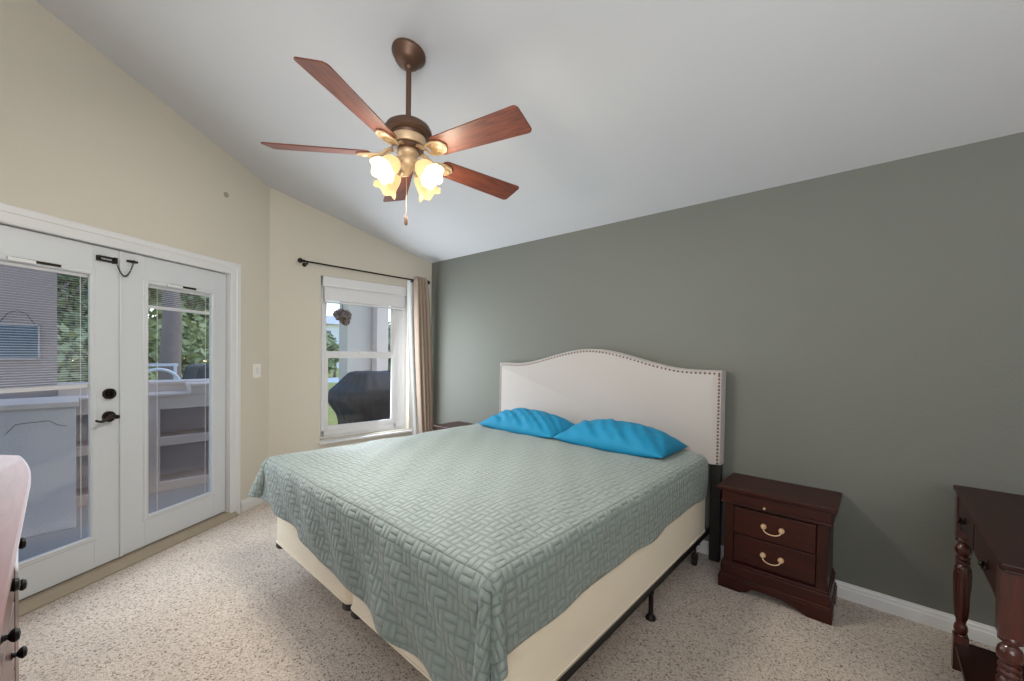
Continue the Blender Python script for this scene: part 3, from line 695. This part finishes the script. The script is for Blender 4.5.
def console_leg(x, y):
    mb = MB(); h = .027
    mb.box((x - h, y - h, .60), (x + h, y + h, ctz - .028)); mb.box((x - .024, y - .024, 0), (x + .024, y + .024, .155))
    prof = [(.022, .60), (.026, .592), (.026, .584), (.017, .578), (.016, .572), (.024, .562), (.028, .545), (.025, .528), (.017, .518), (.024, .512), (.024, .504), (.018, .498), (.024, .492), (.024, .484), (.018, .478), (.0245, .468), (.027, .44), (.026, .38), (.022, .28), (.018, .225), (.016, .21), (.021, .20), (.0235, .185), (.021, .17), (.017, .16), (.02, .154)]
    mb.lathe(prof, (x, y, 0), 20); return mb
for x in (ax0 + .027, ax1 - .027):
    for y in (ay0 + .027, ay1 - .027):
        lg = obj('leg', console_leg(x, y), 'cherrydarkz', ct, smooth='auto')
        re = MB()
        for k in range(12):
            a = 2 * PI * k / 12; re.tube([(x + r * math.cos(a), y + r * math.sin(a), z) for r, z in ((.0245, .462), (.0268, .43), (.026, .38), (.022, .28), (.0185, .232))], .0028, 6)
        obj('reeding', re, 'cherrydarkz', lg, smooth=True)
obj('shelf', MB().box((ax0 + .008, ay0 + .01, .10), (ax1 - .008, ay1 - .01, .122)), 'cherrydark', ct, bevel=.004)

# ------------------------------------------------------------------ dresser
ds = thing('dresser', (-1.6, -.33, 0), 'wood dresser, glossy top tinted rosy for window glare, dark knobs at the left edge', 'dresser')
dz = .97
def dfront(x):   # top front edge
    t = max(0, (-1.95 - x) / .63); return -.059 - .055 * min(1, t) ** 2.2
xs = [-.80 - (1.70) * i / 40 for i in range(41)]
edge = [(x, dfront(x)) for x in xs] + [(-2.545, -.135), (-2.572, -.165), (-2.58, -.21)]
poly = edge + [(-2.58, -.53), (-.80, -.53)]
tm = MB(); n = len(poly)
def inset(P, d):
    c = Vector((-1.69, -.34)); return [(p[0] + (c.x - p[0]) * d / .9, p[1] + (c.y - p[1]) * d / .25) for p in P]
lay = [(dz, .004), (dz - .004, 0), (dz - .014, 0), (dz - .02, .004), (dz - .024, .012), (dz - .036, .016)]
v = []; f = []
for z, d in lay: v += [(x, y, z) for x, y in inset(poly, d)]
for k in range(len(lay) - 1):
    for i in range(n): f.append((k * n + i, k * n + (i + 1) % n, (k + 1) * n + (i + 1) % n, (k + 1) * n + i))
f += [tuple(range(n)), tuple(range((len(lay) - 1) * n, len(lay) * n))]
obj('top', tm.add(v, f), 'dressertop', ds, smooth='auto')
body = inset(poly, .022); body = [(max(x, -2.54), y - .012) for x, y in body]
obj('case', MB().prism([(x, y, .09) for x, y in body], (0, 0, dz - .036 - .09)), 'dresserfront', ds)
obj('plinth', MB().prism([(x, y + .008, 0) for x, y in body], (0, 0, .10)), 'dresserfront', ds, bevel=.004)
def bodyfront(x):
    for (xa, ya), (xb, yb_) in zip(body[:-1], body[1:]):
        if min(xa, xb) <= x <= max(xa, xb) and xa != xb and ya > -.4: return ya + (yb_ - ya) * (x - xa) / (xb - xa)
    return body[0][1]
def panel(xa, xb, za, zb, d0=.009):
    P = [(xa + (xb - xa) * i / 16) for i in range(17)]
    fp = [(x, bodyfront(x) + d0) for x in P] + [(x, bodyfront(x) - .012) for x in P[::-1]]
    return MB().prism([(x, y, za) for x, y in fp], (0, 0, zb - za))
for za, zb, zc in ((.81, .915, .86), (.665, .80, .745), (.465, .655, .558), (.11, .455, .30)):
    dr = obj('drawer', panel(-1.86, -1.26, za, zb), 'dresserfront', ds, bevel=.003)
    for kx in (-1.44, -1.73):
        obj('knob', MB().lathe([(.012, 0), (.007, .004), (.006, .010), (.013, .015), (.016, .021), (.012, .027), (.003, .029)], (kx, bodyfront(kx) + .009, zc), 14, Matrix.Rotation(-PI / 2, 3, 'X')), 'black', dr, smooth='auto', label='dark round knob')
for xa, xb in ((-2.38, -1.90), (-1.22, -.86)): obj('door', panel(xa, xb, .11, .915), 'dresserfront', ds, bevel=.003)

# ------------------------------------------------------------------ ceiling fan
FX, FY = -1.822, 1.205
fan = thing('ceiling_fan', (FX, FY, cz(FY)), 'five-blade wood and bronze ceiling fan with four lit glass shades', 'ceiling fan')
tiltm = Matrix.Rotation(-math.atan(SL), 3, 'X')
obj('canopy', MB().lathe([(.086, 0), (.086, -.012), (.083, -.018), (.078, -.022), (.062, -.05), (.05, -.062), (.028, -.07), (.012, -.072)], (FX, FY, cz(FY)), 32, tiltm), 'fanbronze', fan, smooth='auto')
obj('downrod', MB().cyl((FX, FY, 2.585), (FX, FY, cz(FY) - .05), .0135, 16).lathe([(.024, 2.60), (.024, 2.578)], (FX, FY, 0), 16).sphere((FX, FY, cz(FY) - .07), .024, 14, 8), 'fanbronze', fan, smooth='auto')
obj('motor_housing', MB().lathe([(.02, 2.575), (.05, 2.573), (.085, 2.566), (.108, 2.55), (.119, 2.53), (.12, 2.515), (.112, 2.508), (.09, 2.505), (.086, 2.49)], (FX, FY, 0), 40), 'fanbronze', fan, smooth='auto')
obj('motor_band', MB().lathe([(.088, 2.492), (.09, 2.485), (.082, 2.455), (.085, 2.45)], (FX, FY, 0), 40), 'brass', fan, smooth='auto', label='motor band toned brassy for lamp glow')  # gold tone stands in for lamp light on the band
obj('flywheel', MB().lathe([(.076, 2.452), (.079, 2.446), (.079, 2.432), (.06, 2.428)], (FX, FY, 0), 36), 'fanbronze', fan, smooth='auto')
obj('light_fitter', MB().lathe([(.05, 2.43), (.055, 2.42), (.052, 2.405), (.04, 2.395), (.046, 2.385), (.05, 2.37), (.044, 2.35), (.03, 2.335), (.016, 2.325), (.012, 2.31), (.004, 2.30)], (FX, FY, 0), 32), 'brass', fan, smooth='auto', label='brass light fitter')
BZ = 2.406
def make_blade(ang, first):
    R3 = Matrix.Rotation(ang, 3, 'Z'); Pt = Matrix.Rotation(PITCH, 3, 'X')
    r0, r1 = .185, .700
    out_ = []
    hw0, hw1 = .060, .076
    def arc(cx, cy, r, a0, a1, k=6): return [(cx + r * math.cos(a0 + (a1 - a0) * i / k), cy + r * math.sin(a0 + (a1 - a0) * i / k)) for i in range(k + 1)]
    out_ += arc(r0 + .03, -hw0 + .03, .03, 1.5 * PI, PI)[::1]
    out_ = arc(r0 + .03, hw0 - .03, .03, PI, PI / 2) + arc(r1 - .022, hw1 - .022, .022, PI / 2, 0) + arc(r1 - .022, -hw1 + .022, .022, 0, -PI / 2) + arc(r0 + .03, -hw0 + .03, .03, -PI / 2, -PI)
    P = [(x, y, -.003) for x, y in out_]
    mb = MB().prism(P, (0, 0, .006))
    return mb, R3, Pt
PITCH = -.27
ANG0 = math.radians(9.5)
bl_me = None
for k in range(5):
    ang = ANG0 + k * 2 * PI / 5
    if k == 0:
        mb, R3, Pt = make_blade(0, True)
        me = bpy.data.meshes.new('blade'); me.from_pydata([tuple(Pt @ Vector(p)) for p in mb.v], [], mb.f); me.materials.append(M['blade'])
        bmx = bmesh.new(); bmx.from_mesh(me); bmesh.ops.recalc_face_normals(bmx, faces=bmx.faces); bmx.to_mesh(me); bmx.free()
        br = MB()
        zoff = 2.437 - BZ
        # forked arm from flywheel to the blade underside
        for s_ in (-1, 1):
            br.tube([(.07, .010 * s_, zoff), (.10, .014 * s_, zoff - .012), (.135, .022 * s_, -.006), (.165, .036 * s_, -.010), (.20, .040 * s_, -.010), (.235, .030 * s_, -.009), (.255, .008 * s_, -.008)], [.008, .007, .0065, .006, .006, .006, .006], 10)
        br.prism([(.16, -.03, -.012), (.24, -.034, -.012), (.262, 0, -.012), (.24, .034, -.012), (.16, .03, -.012)], (0, 0, .005))
        for x_, y_ in ((.19, -.02), (.19, .02), (.235, 0)): br.sphere((x_, y_, -.013), .006, 8, 6)
        me2 = bpy.data.meshes.new('blade_bracket')
        def pt_(p):
            p = Vector(p); w_ = min(1, max(0, (p.x - .1) / .06)); q = Pt @ p; return tuple(p.lerp(q, w_))
        me2.from_pydata([pt_(p) for p in br.v], [], br.f); me2.materials.append(M['brass'])
        for pp in me2.polygons: pp.use_smooth = True
    o = bpy.data.objects.new('blade', me); COL.objects.link(o); o.parent = fan
    o.location = Vector((FX, FY, BZ)) - worldloc(fan); o.rotation_euler = (Matrix.Rotation(.026, 3, Vector((-.668, .744, 0))) @ Matrix.Rotation(ang, 3, 'Z')).to_euler()
    bv = o.modifiers.new('bevel', 'BEVEL'); bv.width = .0015; bv.segments = 2; bv.limit_method = 'ANGLE'
    o2 = bpy.data.objects.new('blade_bracket', me2); COL.objects.link(o2); o2.parent = o; o2['label'] = 'brass blade bracket'
for k in range(4):
    az = math.radians(-78.6 + 90 * k); d = Vector((math.cos(az) * .74, math.sin(az) * .74, -.67)).normalized()
    p0 = Vector((FX + .03 * math.cos(az), FY + .03 * math.sin(az), 2.362)); pn = Vector((FX + .075 * math.cos(az), FY + .075 * math.sin(az), 2.348))
    rot = d.to_track_quat('Z', 'Y').to_matrix()
    arm = obj('lamp_arm', MB().tube([p0, p0.lerp(pn, .5) + Vector((0, 0, .01)), pn], .008, 10).lathe([(.014, -.012), (.024, -.004), (.027, .012), (.026, .022)], tuple(pn), 20, rot), 'brass', fan, smooth='auto')
    prof = [(.023, .010), (.032, .017), (.041, .03), (.047, .05), (.049, .072), (.050, .088), (.055, .106), (.065, .122), (.067, .124)]
    prof = prof + [(r - .003, z + .0005) for r, z in prof[::-1]]
    sh = MB(); seg = 36; v = []; f = []
    for i, (r, z) in enumerate(prof):
        for q in range(seg):
            a = 2 * PI * q / seg; fl_ = max(0, (z - .085) / .033); rr = r * (1 + .045 * fl_ * math.cos(6 * a))
            v.append(tuple(rot @ Vector((rr * math.cos(a), rr * math.sin(a), z + .006 * fl_ * math.cos(6 * a))) + pn))
    for i in range(len(prof) - 1):
        for q in range(seg): f.append((i * seg + q, i * seg + (q + 1) % seg, (i + 1) * seg + (q + 1) % seg, (i + 1) * seg + q))
    s_ = obj('lamp_shade', sh.add(v, f), 'shade', fan, smooth=True, label='lit frosted tulip glass shade')
    obj('bulb', MB().sphere(tuple(pn + d * .068), .021, 14, 10, (1, 1, 1)).cyl(pn + d * .02, pn + d * .05, .012, 12), 'bulb', s_, smooth=True, label='glowing bulb')
    l = bpy.data.lights.new('fan_lamp', 'SPOT'); l.spot_size = 2.9; l.spot_blend = .7; l.energy = 25; l.color = (1, .95, .88); l.shadow_soft_size = .05
    l2 = bpy.data.lights.new('bulb_lamp', 'POINT'); l2.energy = 4.6; l2.color = (1, .88, .70); l2.shadow_soft_size = .045
    lo2 = bpy.data.objects.new('bulb_lamp', l2); COL.objects.link(lo2); lo2.location = pn + d * .155
    lo = bpy.data.objects.new('fan_lamp', l); COL.objects.link(lo); lo.location = pn + d * .15; lo.rotation_euler = (d + Vector((0, 0, -.35))).to_track_quat('-Z', 'Y').to_euler()
pc = MB().tube([(FX + .02, FY - .02, 2.33), (FX + .022, FY - .022, 2.085)], .0011, 6)
pch = obj('pull_chain', pc, 'brass', fan)
obj('pull_knob', MB().lathe([(.003, .05), (.007, .042), (.009, .02), (.008, .004), (.003, 0)], (FX + .022, FY - .022, 2.04), 12), 'fanbronze', pch, smooth='auto')

# ------------------------------------------------------------------ outdoors: patio
pf = MB().prism([(x, y, -.16) for x, y in ((-3.0, -2.2), (-4.33, 1.3), (-4.2, 4.2), (-7.0, 4.2), (-7.0, -3.5), (-2.2, -3.5))], (0, 0, .05))
struct(obj('patio_floor', pf, 'concrete'), 'grey concrete patio slab outside the doors', 'patio floor')
gr = MB().grid(lambda i, j: (-60 + 59 * i * 1.0 - 1.0, -40 + 100 * j, -.20 + .05 * math.sin(i * 20) * math.sin(j * 17)), 40, 40)
g = obj('lawn', gr, 'grass'); struct(g, 'yellow-green lawn beyond the patio', 'lawn')
pr = MB()
for y in [-3.3 + .85 * k for k in range(10)]:
    xw = -4.42 if y > 1.2 else -4.42 + (1.2 - y) * .617
    pr.box((-6.0, y - .03, 2.78), (xw, y + .03, 2.90))
pr.box((-6.05, -3.4, 2.72), (-5.85, 4.5, 2.90))
struct(obj('patio_roof', pr, 'colwall'), 'open beams over the patio slab', 'patio roof')
struct(obj('wall_patio', MB().box((-6.0, -3.4, -.11), (-5.86, -.003, 2.75)), 'housewall'), 'pinkish stucco patio wall with hanging plaque', 'wall')
# stucco column and wall seen through the window
cw = MB().box((-6.75, 3.16, -.11), (-6.45, 3.66, 2.75))
struct(obj('pillar_1', cw, 'colwall'), 'beige stucco patio pillar behind the covered grill', 'pillar')
struct(obj('pillar_2', MB().box((-6.44, 3.59, -.11), (-6.28, 3.80, 2.75)), 'stucco'), 'slim lighter patio post right of the stucco pillar', 'pillar')

# stucco bar counter with cubbies (right leaf view)
bc = thing('bar_counter', (-5.8, .9, -.11), 'beige stucco outdoor bar with open cubbies seen through the right door', 'counter')
x0, x1, y0, y1 = -6.1, -5.55, .02, 1.9
fm = MB()
for ya, yb_ in ((.02, .05), (.60, .71), (1.16, 1.27), (1.78, 1.9)): fm.box((x0 + .2, ya, -.11), (x1, yb_, .90))
for za, zb in ((-.11, -.01), (.37, .46), (.755, .90)): fm.box((x0 + .2, y0, za), (x1 - .001, y1, zb))
obj('frame', fm, 'stucco', bc, bevel=.004)
obj('back_panel', MB().box((x0 + .1, y0, -.11), (x0 + .22, y1, .9)), 'palestucco', bc)
obj('countertop', MB().box((x0 + .1, y0 - .01, .895), (x1 + .025, .96, .92)), 'stucco', bc, bevel=.004)
obj('raised_bar', MB().box((x0, y0 - .02, .9), (x0 + .28, y1, 1.0)).box((x0 - .03, y0 - .03, 1.0), (x0 + .30, y1 + .01, 1.03)), 'stucco', bc, bevel=.004)
obj('end_block', MB().box((x0 + .2, .965, .9), (x1, y1, .99)).box((x0 + .2, .955, .985), (x1 + .02, y1 + .01, 1.015)), 'stucco', bc, bevel=.004)
# grey block (left leaf view)
tb = thing('patio_counter', (-5.3, -.5, -.11), 'large grey stucco counter block outside the left door', 'counter')
obj('block', MB().box((-5.5, -1.6, -.11), (-4.95, .10, .90)), 'greystucco', tb, bevel=.006)
obj('ledge', MB().box((-5.52, -1.62, .90), (-4.925, .118, .945)), 'stucco', tb, bevel=.005)
cr = MB().tube([(-4.948, -.27, .72), (-4.948, -.22, .79), (-4.948, -.05, .80), (-4.948, -.0, .76), (-4.948, .05, .745)], .0025, 6)
obj('groove', cr, plain('crack_grey', (112, 107, 110), .8), tb)  # thin darker grey line of the crack in the stucco
# plaque
sg = thing('wall_plaque', (-5.85, -.22, 1.27), 'blue-grey plaque hanging by a cord on the patio wall', 'plaque')
pq = plain('plaque_paint', (96, 122, 138), .6, 0, .45, 12)
obj('board', MB().box((-5.855, -.38, 1.27), (-5.84, -.112, 1.60)), pq, sg, bevel=.003)
obj('border', MB().box((-5.842, -.38, 1.27), (-5.835, -.112, 1.285)).box((-5.842, -.38, 1.585), (-5.835, -.112, 1.60)).box((-5.842, -.38, 1.27), (-5.835, -.368, 1.60)).box((-5.842, -.124, 1.27), (-5.835, -.112, 1.60)), 'greystucco', sg)
obj('cord', MB().tube([(-5.838, -.35, 1.60), (-5.836, -.30, 1.69), (-5.836, -.246, 1.72), (-5.836, -.19, 1.69), (-5.838, -.142, 1.60)], .004, 6), 'chairgrey', sg)

# covered grill outside the window
gc = MB(); gx, gy = -4.97, 2.86
secs = [(-.11, .30, .46), (.15, .30, .46), (.5, .30, .47), (.62, .31, .52), (.78, .335, .62), (.90, .32, .60), (.98, .26, .50), (1.06, .19, .43), (1.115, .13, .38), (1.13, .06, .30)]
nseg = 120; v = []; f = []
zz = []
for (za, xa, ya), (zb, xb, yb_) in zip(secs[:-1], secs[1:]):
    for q in range(3): zz.append((za + (zb - za) * q / 3, xa + (xb - xa) * q / 3, ya + (yb_ - ya) * q / 3))
secs = zz + [secs[-1]]
for zi, (z, hx, hy) in enumerate(secs):
    for q in range(nseg):
        a = 2 * PI * q / nseg; ca, sa = math.cos(a), math.sin(a)
        e = 2 / 3.2; px = hx * math.copysign(abs(ca) ** e, ca); py = hy * math.copysign(abs(sa) ** e, sa)
        k = 1 + (.045 * abs(math.sin(5 * a + z * 4 + .6)) + .03 * abs(math.sin(9 * a - z * 7)) + .015 * math.sin(23 * a + 5 * z) - .04) * (1.2 - .5 * z)
        v.append((gx + px * k, gy + py * k, z + .012 * math.sin(5 * a + 3 * z)))
for i in range(len(secs) - 1):
    for q in range(nseg): f.append((i * nseg + q, i * nseg + (q + 1) % nseg, (i + 1) * nseg + (q + 1) % nseg, (i + 1) * nseg + q))
f.append(tuple(range((len(secs) - 1) * nseg, len(secs) * nseg)))
go = obj('grill', gc.add(v, f), 'grillcover', loc=(gx, gy, -.11), smooth=True, sub=1)
tag(go, 'barbecue grill under a black cover outside the window', 'grill')

# hanging basket
HB = (-5.9, 2.81, 1.92)
hbk = thing('hanging_basket', HB, 'brown bunch hanging outside at the upper left of the window', 'hanging basket')
lv_ = MB(); rnd = random.Random(4)
def leafball(mb, c, r, n, size, rnd, sc=(1, 1, 1)):
    for _ in range(n):
        d = Vector((rnd.gauss(0, 1), rnd.gauss(0, 1), rnd.gauss(0, 1))).normalized() * r * rnd.random() ** .4
        p = Vector(c) + Vector((d.x * sc[0], d.y * sc[1], d.z * sc[2])); a = Vector((rnd.gauss(0, 1), rnd.gauss(0, 1), rnd.gauss(0, .6))).normalized(); b = a.cross(Vector((rnd.gauss(0, 1), rnd.gauss(0, 1), rnd.gauss(0, 1)))).normalized()
        s = size * rnd.uniform(.6, 1.3); a *= s; b *= s * .5
        k = len(mb.v); mb.v += [tuple(p - a), tuple(p + b), tuple(p + a), tuple(p - b)]; mb.f.append((k, k + 1, k + 2, k + 3))
leafball(lv_, HB, .115, 420, .035, rnd, (1, 1, .8)); leafball(lv_, (HB[0], HB[1] + .04, HB[2] - .09), .06, 150, .03, rnd)
obj('foliage', lv_, 'basket', hbk, recalc=False)
obj('hanger', MB().cyl(HB, (HB[0], HB[1], 2.76), .005, 8), 'black', hbk)

# patio chairs behind the bar
def patio_chair(x, y, rz, mat, label, w=.46):
    t = thing('patio_chair', (x, y, -.2), label, 'chair', 'patio chairs beyond the bar')
    R = Matrix.Rotation(rz, 3, 'Z'); o = Vector((x, y, -.2))
    def T(mb): mb.v = [tuple(R @ Vector(p) + o) for p in mb.v]; return mb
    h = .78; tp = 1.36
    for sx in (-1, 1):
        for sy in (-1, 1): obj('leg', T(MB().tube([(sx * w * .5, sy * w * .5, 0), (sx * w * .45, sy * w * .45, h)], .014, 8)), mat, t)
    obj('seat', T(MB().box((-w / 2, -w / 2, h), (w / 2, w / 2, h + .05))), mat, t, bevel=.015)
    bk = T(MB().grid(lambda i, j: ((i - .5) * w * (1 - .12 * j * j), -w / 2 - .10 * j + .05 * (2 * i - 1) ** 2, h + .08 + j * (tp - h - .08) - .05 * (2 * i - 1) ** 4 * j), 12, 10))
    obj('backrest', bk, mat, t, solid=.02, smooth=True, recalc=False)
    for sx in (-1, 1): obj('armrest', T(MB().tube([(sx * w * .5, -w / 2 - .04, h + .30), (sx * w * .58, -.05, h + .32), (sx * w * .58, w * .35, h + .27), (sx * w * .54, w * .5, h + .1), (sx * w * .5, w * .5, h)], .013, 8)), mat, t)
    return t
patio_chair(-8.2, 1.30, 2.2, 'chairgrey', 'dark grey patio chair, nearer the middle of the right door glass')
patio_chair(-7.6, 1.50, 1.75, 'chairgrey', 'dark patio chair with curved arms at the right side of the glass')
ws = thing('garden_bench', (-7.4, .93, -.2), 'white curved garden seat behind the bar', 'bench')
obj('hoop', MB().tube([(-7.4, .93 + .24 * math.cos(a), .86 + .24 * math.sin(a)) for a in [PI * k / 16 for k in range(17)]], .022, 10), 'whiteplastic', ws, smooth=True)
obj('seat', MB().box((-7.75, .66, .50), (-7.32, 1.2, .55)), 'whiteplastic', ws, bevel=.01)
obj('top_rail', MB().box((-7.8, .55, 1.13), (-7.76, 1.2, 1.17)), 'whiteplastic', ws)
for xx in (-7.74, -7.36):
    for yy in (.70, 1.16): obj('leg', MB().cyl((xx, yy, -.2), (xx, yy, .87 if xx > -7.5 else 1.15), .02, 8), 'whiteplastic', ws)

# trees and hedge
def tree(x, y, h, tr, crown, mat, seed, label, n=2600, size=.22, lean=0):
    rnd = random.Random(seed); t = thing('tree', (x, y, -.2), label, 'tree', 'trees beyond the patio')
    P = [(x + lean * k / 6 + .02 * math.sin(k * 2 + seed), y + .02 * math.cos(k * 1.7 + seed), -.2 + (h * .75) * k / 6) for k in range(7)]
    tm_ = MB().tube(P, [tr * (1.15 - .09 * k) for k in range(7)], 12)
    for k in range(4):
        a = rnd.uniform(0, 6.28); b0 = Vector(P[4 + k % 3]); tm_.tube([b0, b0 + Vector((math.cos(a) * .7, math.sin(a) * .7, .6)), b0 + Vector((math.cos(a) * 1.3, math.sin(a) * 1.3, 1.3))], [tr * .4, tr * .28, tr * .12], 8)
    obj('trunk', tm_, 'bark', t, smooth=True)
    lm = MB()
    for cx_, cy_, cz__, r in crown: leafball(lm, (x + cx_, y + cy_, cz__), r, int(n * r * r / sum(c[3] ** 2 for c in crown)), size, rnd)
    obj('foliage', lm, mat, t, recalc=False); return t
def crown(rnd, h, spread, k, rr): return [(rnd.uniform(-spread, spread), rnd.uniform(-spread, spread), rnd.uniform(.3 * h, h), rr * rnd.uniform(.8, 1.2)) for _ in range(k)]
rr_ = random.Random(11)
tree(-10.6, 1.52, 5.5, .18, [(0, .2, 4.6, 1.4), (.3, -.5, 5.2, 1.3), (-.5, .6, 5.4, 1.4)], 'leaf', 1, 'thick-trunked tree in the middle of the right door glass', 3500, .14)
tree(-16.2, 1.0, 6.0, .13, [(0, 0, 5.0, 1.5), (.3, -.5, 5.5, 1.3)], 'leaf2', 2, 'slimmer tree left of the thick trunk behind the right door', 3000, .15)
for i, (x, y, h_, lab) in enumerate(((-20, -5.2, 5, 'leafy tree seen between blind slats of the left door'), (-30, .2, 6, 'leafy tree far behind the slim trunk'), (-21, 3.9, 5.5, 'bushy tree above the patio chairs'), (-30, 5.6, 6, 'bushy tree farther right behind the chairs'))):
    tree(x, y, h_, .16, crown(random.Random(20 + i), h_, 1.7, 9, 1.15), 'leaf' if i % 2 else 'leaf2', 30 + i, lab, 6500, .2)
hd_ = thing('hedge', (-13.6, 0, -.2), 'long green hedge beyond the patio chairs', 'hedge')
lm = MB(); rnd = random.Random(77)
for k in range(18): leafball(lm, (-13.6 + rnd.uniform(-.4, .4), -2.6 + k * .33, rnd.uniform(.3, 1.5)), .75, 260, .12, rnd)
obj('foliage', lm, 'leaf2', hd_, recalc=False)
# far view through the window
bd = thing('apartment_building', (-38, 19.5, -.2), 'white building far beyond the lawn', 'building')
obj('wall', MB().box((-42, 13, -.2), (-36, 22, 3.7)), 'bldg', bd)
obj('roof', MB().prism([(-42.5, 12.5, 3.7), (-35.5, 12.5, 3.7), (-39, 12.5, 4.7)], (0, 10, 0)), 'greystucco', bd)
for k in range(5):
    for z in (.4, 2.1): obj('window', MB().box((-35.99, 13.7 + k * 1.6, z), (-35.94, 14.5 + k * 1.6, z + 1.0)), 'bwin', bd)
tree(-24, 11.0, 2.0, .08, crown(random.Random(3), 1.9, .6, 7, .5), 'leaf2', 41, 'small tree on the lawn left in the window', 1500, .16)
tree(-12.5, 7.9, 2.0, .1, crown(random.Random(5), 1.9, .6, 8, .55), 'leaf2', 42, 'leafy tree at the right edge of the window glass', 1800, .16)
tag(obj('garden_path', MB().box((-22.5, 3, -.17), (-19.5, 18, -.12)), 'bldg'), 'pale path crossing the lawn', 'path', kind='structure')
